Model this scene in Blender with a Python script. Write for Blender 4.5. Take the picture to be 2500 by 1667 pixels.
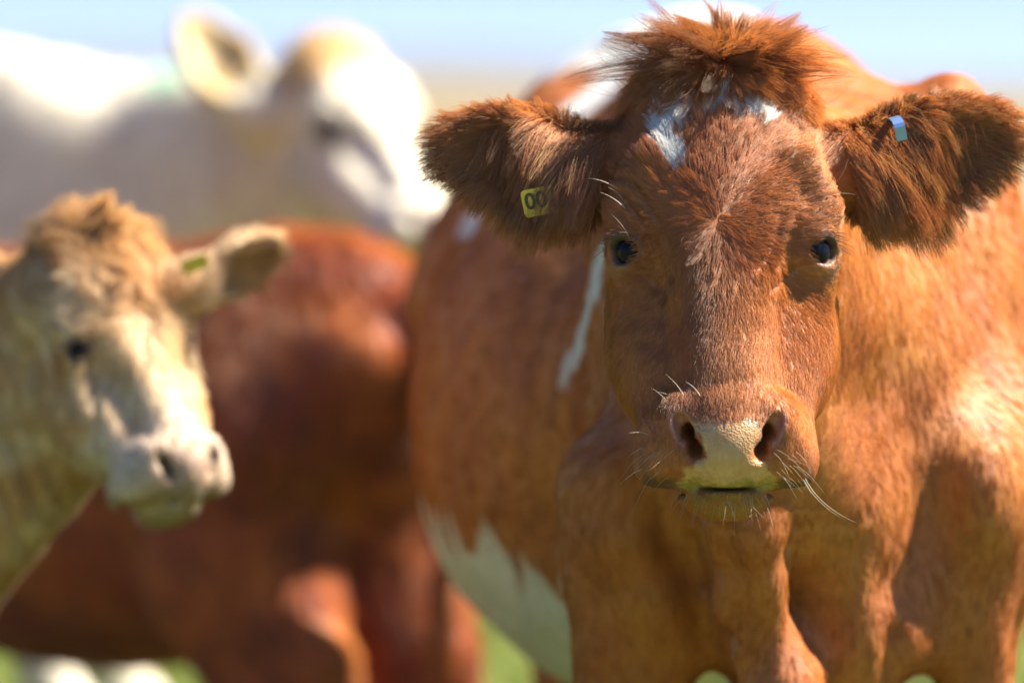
import bpy, math
import numpy as np
from mathutils import Vector, Matrix, kdtree
f32 = np.float32
rng = np.random.default_rng(7)
sc = bpy.context.scene
for o in list(bpy.data.objects):
    bpy.data.objects.remove(o)

# ------------------------------------------------------------------ camera
CAM_H, CAM_Y, PITCH = 1.15, -5.3, math.radians(2.632)
cam_d = bpy.data.cameras.new('camera')
cam = bpy.data.objects.new('camera', cam_d)
sc.collection.objects.link(cam)
cam.location = (0, CAM_Y, CAM_H)
cam.rotation_euler = (math.pi/2 - PITCH, 0, 0)
cam_d.lens, cam_d.sensor_width = 200, 36
cam_d.clip_start, cam_d.clip_end = 0.1, 30000
cam_d.dof.use_dof = True
cam_d.dof.focus_distance = 5.27
cam_d.dof.aperture_fstop = 2.9
sc.camera = cam
# ------------------------------------------------------------------ sky + sun
SUN_EL, SUN_AZ = math.radians(52), math.radians(8)     # azimuth measured from +x (right of frame) towards +y
world = bpy.data.worlds.new('World'); sc.world = world; world.use_nodes = True
wn = world.node_tree; wn.nodes.clear()
sky = wn.nodes.new('ShaderNodeTexSky'); sky.sky_type = 'NISHITA'; sky.sun_disc = False
sky.sun_elevation = SUN_EL
sky.sun_rotation = math.pi/2 - SUN_AZ
sky.air_density, sky.dust_density, sky.ozone_density = 1.0, 0.0, 3.0
bg = wn.nodes.new('ShaderNodeBackground'); bg.inputs[1].default_value = 0.050
wo = wn.nodes.new('ShaderNodeOutputWorld')
wtc = wn.nodes.new('ShaderNodeTexCoord'); wad = wn.nodes.new('ShaderNodeVectorMath'); wad.operation = 'ADD'; wad.inputs[1].default_value = (0, 0, .16)
wn.links.new(wtc.outputs['Generated'], wad.inputs[0]); wn.links.new(wad.outputs[0], sky.inputs['Vector'])   # clear air: no white haze band at the horizon
wti = wn.nodes.new('ShaderNodeMix'); wti.data_type = 'RGBA'; wti.blend_type = 'MULTIPLY'; wti.inputs[0].default_value = 1; wti.inputs[7].default_value = (.82, .82, 1.0, 1)
wn.links.new(sky.outputs[0], wti.inputs[6]); wn.links.new(wti.outputs[2], bg.inputs[0]); wn.links.new(bg.outputs[0], wo.inputs[0])
sun_d = bpy.data.lights.new('sun', 'SUN'); sun = bpy.data.objects.new('sun', sun_d); sc.collection.objects.link(sun)
sun_d.energy, sun_d.angle, sun_d.color = 4.7, math.radians(0.53), (1, .93, .80)
sdir = Vector((math.cos(SUN_EL)*math.cos(SUN_AZ), math.cos(SUN_EL)*math.sin(SUN_AZ), math.sin(SUN_EL)))
sun.rotation_euler = sdir.to_track_quat('Z', 'Y').to_euler()
sc.view_settings.view_transform = 'Standard'; sc.view_settings.look = 'None'
sc.view_settings.gamma = 1; sc.view_settings.exposure = 1.98; sc.view_settings.use_curve_mapping = False
sc.render.engine = 'CYCLES'
sc.cycles.max_bounces = 7; sc.cycles.diffuse_bounces = 3; sc.cycles.glossy_bounces = 3
sc.cycles.transmission_bounces = 5; sc.cycles.transparent_max_bounces = 6
sc.cycles.caustics_reflective = False; sc.cycles.caustics_refractive = False
sc.cycles.use_denoising = True
sc.cycles_curves.shape = 'RIBBONS'; sc.cycles_curves.subdivisions = 2

PXM = 2500*200/36
def at(px, py, y):
    """world point seen at photo pixel (px, py) at world depth y"""
    dx = (px-1250)/PXM; dz = (833.5-py)/PXM
    c, s = math.cos(PITCH), math.sin(PITCH)
    d = np.array([dx, c + dz*s, -s + dz*c])
    k = (y-CAM_Y)/d[1]
    return np.array([d[0]*k, y, CAM_H + d[2]*k])

# ------------------------------------------------------------------ implicit modelling kit
def V3(*a): return np.array(a, f32)
def unit(a):
    a = np.asarray(a, f32)
    return a/np.maximum(np.linalg.norm(a, axis=-1, keepdims=True), 1e-9)
class Frame:
    """columns of R are the local axes in world space"""
    def __init__(s, o=(0, 0, 0), R=None, k=1.0, parent=None):
        R = np.eye(3) if R is None else np.asarray(R, float)
        o = np.asarray(o, float)
        if parent is not None:
            o = parent.o + parent.k*(parent.R @ o); R = parent.R @ R; k = k*parent.k
        s.o, s.R, s.k = o, R, k
    def inv(s, P): return ((P - s.o.astype(f32)) @ s.R.astype(f32))/f32(s.k)
    def fwd(s, L): return (np.asarray(L, float)*s.k) @ s.R.T + s.o
    def dirf(s, L): return np.asarray(L, float) @ s.R.T
def rotz(a): c, s = math.cos(a), math.sin(a); return np.array([[c, -s, 0], [s, c, 0], [0, 0, 1]])
def rotx(a): c, s = math.cos(a), math.sin(a); return np.array([[1, 0, 0], [0, c, -s], [0, s, c]])
def roty(a): c, s = math.cos(a), math.sin(a); return np.array([[c, 0, s], [0, 1, 0], [-s, 0, c]])

class SDF:
    def __init__(s): s.ops = []
    def add(s, fr, fn, lo, hi, k=.02, op='+'):
        # lo/hi: local bounds
        c = np.array([[x, y, z] for x in (lo[0], hi[0]) for y in (lo[1], hi[1]) for z in (lo[2], hi[2])])
        w = fr.fwd(c)
        s.ops.append((fr, fn, w.min(0), w.max(0), k*fr.k, op))
    def ell(s, fr, c, r, k=.02, op='+', R=None):
        c = np.asarray(c, f32); r = np.asarray(r, f32)
        Rm = None if R is None else np.asarray(R, f32)
        def fn(L):
            q = L - c
            if Rm is not None: q = q @ Rm
            a = q/r
            k0 = np.sqrt((a*a).sum(1)); a = a/r
            k1 = np.sqrt((a*a).sum(1))
            return k0*(k0-1)/np.maximum(k1, 1e-6)
        m = r if Rm is None else np.full(3, r.max())
        s.add(fr, fn, c-m, c+m, k, op)
    def cone(s, fr, a, b, ra, rb, k=.02, op='+', sq=None):
        """tapered capsule; sq = (axis vector, factor) squeezes distances along that axis"""
        a = np.asarray(a, f32); b = np.asarray(b, f32)
        ba = b-a; l2 = float((ba*ba).sum())
        def fn(L):
            q = L-a
            t = np.clip((q @ ba)/l2, 0, 1)
            d = q - t[:, None]*ba
            if sq is not None:
                ax = unit(sq[0]); e = d @ ax
                d = d + (e*(sq[1]-1))[:, None]*ax
            return np.sqrt((d*d).sum(1)) - (ra + (rb-ra)*t)
        m = max(ra, rb)
        s.add(fr, fn, np.minimum(a, b)-m, np.maximum(a, b)+m, k, op)
    def chain(s, fr, pts, rad, k=.02, op='+', sq=None):
        for i in range(len(pts)-1): s.cone(fr, pts[i], pts[i+1], rad[i], rad[i+1], k, op, sq)
    def loft(s, fr, kn, w, top, bot, p=2.3, k=.02):
        kn = np.asarray(kn, float); t = np.linspace(kn[0], kn[-1], 160)
        def sm(v):
            v = np.interp(t, kn, v); ker = np.hanning(13); ker /= ker.sum()
            return np.convolve(np.pad(v, 6, mode='edge'), ker, 'valid').astype(f32)
        w, top, bot = sm(w), sm(top), sm(bot)
        def fn(L):
            ss = np.clip(L[:, 2], t[0], t[-1])
            W = np.interp(ss, t, w).astype(f32); T = np.interp(ss, t, top).astype(f32); B = np.interp(ss, t, bot).astype(f32)
            c = (T+B)/2; h = (T-B)/2
            r = (np.abs(L[:, 0]/W)**p + np.abs((L[:, 1]-c)/h)**p)**(1/p)
            d = (r-1)*np.minimum(W, h)
            e = np.maximum(np.maximum(t[0]-L[:, 2], L[:, 2]-t[-1]), 0)
            return np.sqrt(np.maximum(d, 0)**2 + e*e) + np.minimum(d, 0) if e.any() else d
        s.add(fr, fn, (-w.max(), bot.min(), t[0]), (w.max(), top.max(), t[-1]), k)
    def __call__(s, P):
        d = np.full(len(P), .25, f32)
        for fr, fn, lo, hi, k, op in s.ops:
            m = np.all((P > lo-k-.03) & (P < hi+k+.03), axis=1) if op == '+' else np.all((P > lo-k-.01) & (P < hi+k+.01), axis=1)
            if not m.any(): continue
            e = (fn(fr.inv(P[m]))*fr.k).astype(f32); a = d[m]
            if op == '+':
                h = np.maximum(k-np.abs(a-e), 0)/k
                d[m] = np.minimum(a, e) - h*h*k*.25
            else:
                e = -e; h = np.maximum(k-np.abs(a-e), 0)/k
                d[m] = np.maximum(a, e) + h*h*k*.25
        return d

def surface_nets(sdf, lo, hi, h):
    lo = np.asarray(lo, float); n = np.ceil((np.asarray(hi)-lo)/h).astype(int)+1
    C = 4
    nc = n//C + 2
    gx = [np.arange(m)*h*C for m in nc]
    G = np.stack(np.meshgrid(*gx, indexing='ij'), -1).reshape(-1, 3).astype(f32) + lo.astype(f32)
    dc = sdf(G).reshape(nc)
    act = np.abs(dc) < h*C*2.2
    D = np.repeat(np.repeat(np.repeat(dc, C, 0), C, 1), C, 2)[:n[0], :n[1], :n[2]].copy()
    A = np.repeat(np.repeat(np.repeat(act, C, 0), C, 1), C, 2)[:n[0], :n[1], :n[2]]
    # coarse samples sit at block corners: shift so that blocks are centred on the sample
    sh = C//2
    D = np.roll(D, (-sh, -sh, -sh), (0, 1, 2)); A = np.roll(A, (-sh, -sh, -sh), (0, 1, 2)).copy()
    for ax in range(3):
        sl = [slice(None)]*3; sl[ax] = slice(-sh-1, None)
        A[tuple(sl)] = True
    idx = np.argwhere(A)
    out = np.empty(len(idx), f32)
    for i in range(0, len(idx), 400000):
        out[i:i+400000] = sdf((idx[i:i+400000]*h + lo).astype(f32))
    D[A] = out
    # open at the box faces: no surface is closed there
    S = D < 0
    cs = S[:-1, :-1, :-1].astype(np.int8)
    for dx, dy, dz in ((1,0,0),(0,1,0),(0,0,1),(1,1,0),(1,0,1),(0,1,1),(1,1,1)):
        cs = cs + S[dx:n[0]-1+dx, dy:n[1]-1+dy, dz:n[2]-1+dz]
    ce = np.argwhere((cs > 0) & (cs < 8))
    vid = np.full(cs.shape, -1, np.int32); vid[tuple(ce.T)] = np.arange(len(ce))
    acc = np.zeros((len(ce), 3), f32); cnt = np.zeros(len(ce), f32)
    cor = [(0,0,0),(1,0,0),(0,1,0),(1,1,0),(0,0,1),(1,0,1),(0,1,1),(1,1,1)]
    val = [D[ce[:, 0]+c[0], ce[:, 1]+c[1], ce[:, 2]+c[2]] for c in cor]
    for a in range(8):
        for b in range(a+1, 8):
            if sum(abs(cor[a][q]-cor[b][q]) for q in range(3)) != 1: continue
            va, vb = val[a], val[b]; m = (va < 0) != (vb < 0)
            t = va[m]/(va[m]-vb[m])
            pa = np.array(cor[a], f32); pb = np.array(cor[b], f32)
            acc[m] += pa + t[:, None]*(pb-pa); cnt[m] += 1
    verts = (ce + acc/cnt[:, None])*h + lo
    quads = []
    for ax in range(3):
        u, v = (ax+1) % 3, (ax+2) % 3
        sl0 = [slice(None)]*3; sl1 = [slice(None)]*3
        sl0[ax] = slice(None, -1); sl1[ax] = slice(1, None)
        ch = S[tuple(sl0)] != S[tuple(sl1)]
        e = np.argwhere(ch)
        e = e[(e[:, u] > 0) & (e[:, v] > 0) & (e[:, u] < n[u]-1) & (e[:, v] < n[v]-1)]
        flip = S[e[:, 0], e[:, 1], e[:, 2]]
        def cell(du, dv):
            q = e.copy(); q[:, u] += du; q[:, v] += dv
            return vid[q[:, 0], q[:, 1], q[:, 2]]
        q = np.stack([cell(-1, -1), cell(0, -1), cell(0, 0), cell(-1, 0)], 1)
        q[~flip] = q[~flip][:, ::-1]
        quads.append(q)
    quads = np.concatenate(quads)
    quads = quads[(quads >= 0).all(1)]
    return verts.astype(f32), quads

def vnormals(v, q):
    n = np.cross(v[q[:, 2]]-v[q[:, 0]], v[q[:, 3]]-v[q[:, 1]])
    out = np.zeros_like(v)
    for i in range(4):
        for ax in range(3):
            out[:, ax] += np.bincount(q[:, i], n[:, ax], len(v))
    return unit(out)
def smooth(v, q, it, lam=.5):
    e = np.concatenate([q[:, [0, 1]], q[:, [1, 2]], q[:, [2, 3]], q[:, [3, 0]]])
    cnt = np.bincount(e[:, 0], minlength=len(v)) + np.bincount(e[:, 1], minlength=len(v))
    cnt = np.maximum(cnt, 1)
    for _ in range(it):
        a = np.zeros_like(v)
        for ax in range(3):
            a[:, ax] = np.bincount(e[:, 0], v[e[:, 1], ax], len(v)) + np.bincount(e[:, 1], v[e[:, 0], ax], len(v))
        v = v + lam*(a/cnt[:, None] - v)
    return v.astype(f32)

def noise3(P, f, seed=0, octv=3):
    """cheap smooth pseudo noise, about -1..1"""
    r = np.random.default_rng(seed); P = np.asarray(P, f32); out = np.zeros(len(P), f32); amp = 1; tot = 0
    for o in range(octv):
        for _ in range(4):
            d = unit(r.normal(size=3)).astype(f32); ph = r.uniform(0, 6.28)
            out += amp*np.sin((P @ d)*f32(f*r.uniform(.7, 1.4)*6.28) + f32(ph) + 1.7*np.sin((P @ unit(r.normal(size=3)).astype(f32))*f32(f*4)+f32(ph*2)))
        tot += amp*2.2; amp *= .55; f *= 2.05
    return np.clip(out/tot, -1.3, 1.3)
def sstep(a, b, x):
    t = np.clip((x-a)/(b-a), 0, 1); return t*t*(3-2*t)
def mix(a, b, t): return a + (b-a)*t[:, None]

# ------------------------------------------------------------------ object helpers
def link(o, parent=None):
    sc.collection.objects.link(o)
    if parent is not None: o.parent = parent
    return o
def empty(name, label, cat, loc=(0, 0, 0), group=None):
    o = bpy.data.objects.new(name, None); o.location = loc; o.empty_display_size = .1
    link(o); o['label'] = label; o['category'] = cat
    if group: o['group'] = group
    return o
def mesh_obj(name, v, faces, mat, parent=None, col=None, wet=None, smooth_=True):
    me = bpy.data.meshes.new(name)
    v = np.asarray(v, f32)
    if parent is not None: v = v - np.array(parent.location, f32)
    if isinstance(faces, np.ndarray):
        k = faces.shape[1]
        me.vertices.add(len(v)); me.vertices.foreach_set('co', v.ravel())
        me.loops.add(faces.size); me.loops.foreach_set('vertex_index', faces.ravel().astype(np.int32))
        me.polygons.add(len(faces)); me.polygons.foreach_set('loop_start', np.arange(0, faces.size, k, dtype=np.int32))
        me.update(calc_edges=True)
    else:
        me.from_pydata(v.tolist(), [], faces)
    if smooth_: me.polygons.foreach_set('use_smooth', np.ones(len(me.polygons), bool))
    if col is not None:
        a = me.attributes.new('Col', 'FLOAT_COLOR', 'POINT')
        a.data.foreach_set('color', np.concatenate([col, np.ones((len(col), 1))], 1).astype(f32).ravel())
    if wet is not None:
        a = me.attributes.new('wet', 'FLOAT', 'POINT'); a.data.foreach_set('value', wet.astype(f32))
    me.materials.append(mat); me.update()
    return link(bpy.data.objects.new(name, me), parent)
def curves_obj(name, P, rad, col, mat, parent, nrm=None):
    """P (n, k, 3) strands"""
    n, k, _ = P.shape
    cu = bpy.data.hair_curves.new(name)
    cu.add_curves([k]*n)
    P = P - np.array(parent.location, f32)
    cu.attributes['position'].data.foreach_set('vector', P.astype(f32).ravel())
    a = cu.attributes.get('radius') or cu.attributes.new('radius', 'FLOAT', 'POINT')
    a.data.foreach_set('value', rad.astype(f32).ravel())
    c = cu.attributes.new('Col', 'FLOAT_COLOR', 'CURVE')
    c.data.foreach_set('color', np.concatenate([col, np.ones((n, 1))], 1).astype(f32).ravel())
    if nrm is None: nrm = unit(np.array([0, -.7, .7]) - .5*unit(P[:, -1]-P[:, 0]))
    a = cu.attributes.new('nrm', 'FLOAT_VECTOR', 'CURVE'); a.data.foreach_set('vector', np.ascontiguousarray(nrm, f32).ravel())
    cu.materials.append(mat)
    return link(bpy.data.objects.new(name, cu), parent)

# ------------------------------------------------------------------ materials
def new_mat(name):
    m = bpy.data.materials.new(name); m.use_nodes = True
    nt = m.node_tree; b = nt.nodes['Principled BSDF']
    return m, nt, b
def N(nt, t, **kw):
    n = nt.nodes.new(t)
    for k, v in kw.items(): setattr(n, k, v)
    return n
def skin_mat(name, bump=.4, scale=220):
    m, nt, b = new_mat(name)
    a = N(nt, 'ShaderNodeAttribute', attribute_name='Col'); w = N(nt, 'ShaderNodeAttribute', attribute_name='wet')
    tc = N(nt, 'ShaderNodeTexCoord'); mp = N(nt, 'ShaderNodeMapping'); mp.inputs['Scale'].default_value = (1, 1, .25)
    nz = N(nt, 'ShaderNodeTexNoise'); nz.inputs['Scale'].default_value = scale; nz.inputs['Detail'].default_value = 3
    vo = N(nt, 'ShaderNodeTexVoronoi'); vo.inputs['Scale'].default_value = 520
    nt.links.new(tc.outputs['Object'], mp.inputs[0]); nt.links.new(mp.outputs[0], nz.inputs['Vector'])
    nt.links.new(tc.outputs['Object'], vo.inputs['Vector'])
    mx = N(nt, 'ShaderNodeMix', data_type='FLOAT'); nt.links.new(w.outputs['Fac'], mx.inputs[0])
    nt.links.new(nz.outputs['Fac'], mx.inputs[2]); nt.links.new(vo.outputs['Distance'], mx.inputs[3])
    bp = N(nt, 'ShaderNodeBump'); bp.inputs['Strength'].default_value = bump; bp.inputs['Distance'].default_value = .002
    nt.links.new(mx.outputs[0], bp.inputs['Height']); nt.links.new(bp.outputs[0], b.inputs['Normal'])
    hs = N(nt, 'ShaderNodeHueSaturation'); rm = N(nt, 'ShaderNodeMapRange')
    rm.inputs[3].default_value = .72; rm.inputs[4].default_value = 1.25
    nt.links.new(nz.outputs['Fac'], rm.inputs[0]); nt.links.new(rm.outputs[0], hs.inputs['Value']); nt.links.new(a.outputs['Color'], hs.inputs['Color'])
    nt.links.new(hs.outputs[0], b.inputs['Base Color'])
    r = N(nt, 'ShaderNodeMapRange'); r.inputs[3].default_value = .62; r.inputs[4].default_value = .2
    nt.links.new(w.outputs['Fac'], r.inputs[0]); nt.links.new(r.outputs[0], b.inputs['Roughness'])
    b.inputs['Subsurface Weight'].default_value = 0
    return m
def fur_mat(name, trans=.18, sheen=.07, rough=.3):
    """coat shaded by the lie of the skin under it, with light through the tips and a hair gloss"""
    m, nt, b = new_mat(name); nt.nodes.remove(b)
    a = N(nt, 'ShaderNodeAttribute', attribute_name='Col'); nr = N(nt, 'ShaderNodeAttribute', attribute_name='nrm')
    d = N(nt, 'ShaderNodeBsdfDiffuse'); t = N(nt, 'ShaderNodeBsdfTranslucent'); s = N(nt, 'ShaderNodeMixShader'); s.inputs[0].default_value = trans
    nt.links.new(nr.outputs['Vector'], d.inputs['Normal'])
    nt.links.new(a.outputs['Color'], d.inputs[0]); nt.links.new(a.outputs['Color'], t.inputs[0])
    nt.links.new(d.outputs[0], s.inputs[1]); nt.links.new(t.outputs[0], s.inputs[2])
    h = N(nt, 'ShaderNodeBsdfHair', component='Reflection'); h.inputs['RoughnessU'].default_value = rough; h.inputs['RoughnessV'].default_value = .6
    h.inputs['Color'].default_value = (1, .86, .74, 1)
    s2 = N(nt, 'ShaderNodeMixShader'); s2.inputs[0].default_value = sheen
    nt.links.new(s.outputs[0], s2.inputs[1]); nt.links.new(h.outputs[0], s2.inputs[2])
    nt.links.new(s2.outputs[0], nt.nodes['Material Output'].inputs['Surface'])
    return m
def plain_mat(name, col, rough=.5, metal=0, coat=0, spec=.5):
    m, nt, b = new_mat(name)
    b.inputs['Base Color'].default_value = (*col, 1); b.inputs['Roughness'].default_value = rough
    b.inputs['Metallic'].default_value = metal; b.inputs['Coat Weight'].default_value = coat; b.inputs['Specular IOR Level'].default_value = spec
    return m
M_skin = skin_mat('cow_hide'); M_hair = fur_mat('red_fur'); M_sleek = fur_mat('sleek_fur', .12, .03, .4); M_pale = fur_mat('pale_fur', .25, .05)

# ------------------------------------------------------------------ anatomy
def muzzle_frame(F, tilt):
    """x lateral, y forward, z down: the front of the nose stands upright"""
    c, s = math.cos(tilt), math.sin(tilt)
    return Frame((0, 0, 0), np.array([[1, 0, 0], [0, c, -s], [0, s, c]]), 1, F)
MT = math.radians(32)
def head_ops(S, F):
    """head frame: x lateral, y out of the face, z towards the nose; origin midway between the eyes"""
    s_ = [-.205, -.19, -.155, -.10, -.04, 0.0, .04, .08, .12, .16, .19, .215, .235]
    w_ = [.03, .06, .085, .095, .096, .086, .066, .052, .046, .045, .047, .046, .03]
    t_ = [.0, .025, .045, .058, .061, .057, .052, .049, .047, .045, .042, .034, .02]
    b_ = [-.05, -.07, -.08, -.08, -.075, -.07, -.065, -.06, -.055, -.05, -.045, -.04, -.03]
    S.loft(F, s_, w_, t_, b_, 2.5, .02)
    S.ell(F, (0, -.0, -.160), (.07, .052, .05), .03)
    S.ell(F, (0, -.07, -.11), (.088, .09, .1), .04)
    Z = muzzle_frame(F, MT)
    for q in (-1, 1):
        S.ell(F, (q*.082, .000, -.004), (.027, .034, .044), .018)                 # orbit
        S.cone(F, (q*.070, .036, -.070), (q*.094, .016, -.034), .018, .015, .02)  # brow
        S.ell(F, (q*.062, -.066, .050), (.047, .062, .105), .03)                  # cheek
        S.cone(F, (q*.047, -.12, .0), (q*.028, -.078, .145), .045, .033, .03)     # jaw
        S.cone(F, (q*.064, -.045, .09), (q*.052, -.030, .165), .032, .027, .03)
        S.cone(F, (q*.074, -.022, .045), (q*.054, -.020, .14), .016, .014, .03)   # facial crest
        S.ell(Z, (q*.046, .088, .188), (.035, .046, .032), .014)                  # lip pad
        S.ell(Z, (q*.064, .078, .198), (.020, .036, .021), .010)
        S.ell(Z, (q*.060, .080, .176), (.021, .040, .034), .014)
        S.ell(Z, (q*.045, .103, .160), (.024, .035, .030), .012)                  # nostril wing
    for q in (-1, 1): S.ell(F, (q*.086, .038, .062), (.030, .030, .050), .030, '-')   # hollow below the eye
    S.ell(Z, (0, .084, .172), (.058, .066, .045), .02)
    S.ell(Z, (0, .098, .143), (.056, .036, .019), .012)
    S.ell(Z, (0, .114, .180), (.040, .038, .040), .012)                           # nose pad
    S.ell(Z, (0, .088, .2185), (.046, .043, .023), .005)                           # chin
    S.ell(Z, (0, .066, .226), (.036, .05, .022), .02)
    S.ell(Z, (0, .135, .2165), (.042, .024, .0015), .004, '-')                    # mouth line
    for q in (-1, 1):
        S.ell(Z, (q*.062, .092, .2205), (.028, .05, .0022), .005, '-', R=roty(q*.12))
        S.chain(Z, [(q*.0440, .132, .153), (q*.0395, .142, .166), (q*.0335, .150, .180), (q*.0260, .158, .194)], [.0065, .0090, .0100, .0100], .004, '-')
        S.cone(Z, (q*.031, .144, .184), (q*.024, .108, .165), .008, .006, .004, '-'); S.cone(Z, (q*.039, .136, .164), (q*.029, .104, .160), .0075, .006, .004, '-')
def ear_ops(S, E):
    """ear frame: x to the tip, y across (up), z opening"""
    S.cone(E, (-.02, 0, -.008), (.05, -.004, -.006), .036, .040, .02, sq=((0, 0, 1), 1.35))
    S.ell(E, (.075, -.004, 0), (.066, .054, .026), .015)
    S.ell(E, (.115, .0, 0), (.066, .044, .021), .02)
    S.ell(E, (.080, -.004, .020), (.058, .045, .024), .006, '-')
    S.ell(E, (.116, .0, .018), (.058, .036, .021), .006, '-')
def eye_ops(S, F, c, ax, r):
    """lids round an eyeball at c looking along ax"""
    ax = unit(ax).astype(float)
    up = np.array([0, .25, -1.0]); up -= ax*(up @ ax); up /= np.linalg.norm(up); sd = np.cross(up, ax)
    R = np.stack([sd, up, ax], 1)
    S.ell(F, c, (r+.0042,)*3, .010)
    S.ell(F, np.array(c)+ax*r*1.05-up*r*.16, (r*1.0, r*.68, r*.95), .004, '-', R=R)
def body_ops(S, B, wide=1.0, belly=0, leg=.16):
    e, c = S.ell, S.cone
    e(B, (0, .80, .80), (.365*wide, .66, .335), .1)
    e(B, (0, .80, .69-belly), (.335*wide, .55, .245), .1)
    e(B, (0, .14, .80), (.205, .34, .33), .1)
    c(B, (0, .22, 1.08), (0, .75, 1.08), .085, .10, .12)
    c(B, (0, .75, 1.08), (0, 1.55, 1.12), .10, .09, .14)
    e(B, (0, 1.38, .97), (.28, .36, .255), .1)
    e(B, (0, -.08, .62), (.11, .16, .15), .08)
    for q in (-1, 1):
        e(B, (q*.150, .14, .86), (.085, .20, .30), .06)
        e(B, (q*.165, -.05, .74), (.075, .10, .12), .05)
        c(B, (q*(leg-.005), .02, .70), (q*leg, .06, .46), .080, .060, .06)
        e(B, (q*.20, 1.2, 1.06), (.05, .10, .06), .1)
        e(B, (q*.11, 1.68, 1.02), (.06, .06, .05), .08)
        c(B, (q*.17, 1.42, .86), (q*.175, 1.40, .60), .20, .14, .08)
        c(B, (q*.175, 1.42, .62), (q*.15, 1.62, .46), .12, .06, .05)
        l = leg-.005
        S.chain(B, [(q*leg, .06, .46), (q*l, .05, .36), (q*l, .06, .28), (q*l, .06, .13), (q*leg, .02, .07)], [.066, .055, .042, .040, .044], .03)
        S.cone(B, (q*leg, .02, .065), (q*leg, -.01, .035), .044, .052, .02)
        S.chain(B, [(q*.15, 1.62, .46), (q*.148, 1.60, .38), (q*.148, 1.57, .14), (q*.15, 1.52, .07)], [.06, .046, .042, .046], .03)
        S.cone(B, (q*.15, 1.52, .065), (q*.15, 1.48, .035), .045, .052, .02)
    S.chain(B, [(0, 1.70, 1.10), (0, 1.79, .98), (0, 1.80, .70), (0, 1.79, .48)], [.04, .026, .018, .03], .03)

def head_R(yaw, tilt, roll=0):
    """x lateral, y out of the face, z to the nose, for a head that faces -y; yaw>0 turns it towards +x"""
    c, s = math.cos(tilt), math.sin(tilt)
    R = np.stack([np.array([1., 0, 0]), np.array([0, -c, s]), np.array([0, -s, -c])], 1)
    return rotz(yaw) @ roty(roll) @ R
def ear_frame(base, tip, face):
    x = unit(np.asarray(tip, float)-base).astype(float); z = np.asarray(face, float); z = z-x*(z @ x); z /= np.linalg.norm(z)
    y = np.cross(z, x)
    if y[2] < 0: y = -y           # keep "up" up; the ear is symmetric enough
    return np.stack([x, y, z], 1)
def uv_sphere(r, n=32):
    th = np.linspace(0, math.pi, n//2+1); ph = np.linspace(0, 2*math.pi, n, endpoint=False)
    v = [(math.sin(a)*math.cos(b), math.sin(a)*math.sin(b), math.cos(a)) for a in th for b in ph]
    f = []
    for i in range(n//2):
        for j in range(n):
            f.append((i*n+j, (i+1)*n+j, (i+1)*n+(j+1) % n, i*n+(j+1) % n))
    return np.array(v)*r, f
def scr(P):
    """photo pixel of world points (used to measure coat markings)"""
    c, s = math.cos(PITCH), math.sin(PITCH)
    q = P - np.array([0, CAM_Y, CAM_H], f32)
    f = q[:, 1]*c - q[:, 2]*s; up = q[:, 1]*s + q[:, 2]*c
    return np.stack([1250 + PXM*q[:, 0]/f, 833.5 - PXM*up/f], 1)
def dpoly(p, pts):
    """distance from 2-D points to a polyline"""
    d = np.full(len(p), 1e9)
    for a, b in zip(pts[:-1], pts[1:]):
        a = np.array(a, float); b = np.array(b, float); ba = b-a
        t = np.clip(((p-a) @ ba)/(ba @ ba), 0, 1)
        d = np.minimum(d, np.linalg.norm(p-a-t[:, None]*ba, axis=1))
    return d

# ------------------------------------------------------------------ fur
CAMP = np.array([0, CAM_Y, CAM_H], f32)
def scatter(v, q, nrm, n, wfn=None, back=.12):
    """n random roots on the mesh, denser where wfn is high and where the photograph looks"""
    tri = np.concatenate([q[:, [0, 1, 2]], q[:, [0, 2, 3]]])
    a, b, c = v[tri[:, 0]], v[tri[:, 1]], v[tri[:, 2]]
    ar = np.linalg.norm(np.cross(b-a, c-a), axis=1)
    cen = (a+b+c)/3; tn = unit(np.cross(b-a, c-a))
    fac = (unit(CAMP-cen)*tn).sum(1)
    w = ar*(back + (1-back)*sstep(-.55, -.15, fac))
    if wfn is not None: w = w*wfn(cen, tn)
    cw = np.cumsum(w); i = np.searchsorted(cw, rng.uniform(0, cw[-1], n)); i = np.minimum(i, len(tri)-1)
    r1 = np.sqrt(rng.uniform(size=n)).astype(f32)[:, None]; r2 = rng.uniform(size=n).astype(f32)[:, None]
    t = tri[i]
    P = (1-r1)*v[t[:, 0]] + r1*(1-r2)*v[t[:, 1]] + r1*r2*v[t[:, 2]]
    Nn = unit((1-r1)*nrm[t[:, 0]] + r1*(1-r2)*nrm[t[:, 1]] + r1*r2*nrm[t[:, 2]])
    return P, Nn
def tangent(D, Nn): return unit(D - (D*Nn).sum(1, keepdims=True)*Nn)
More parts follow.
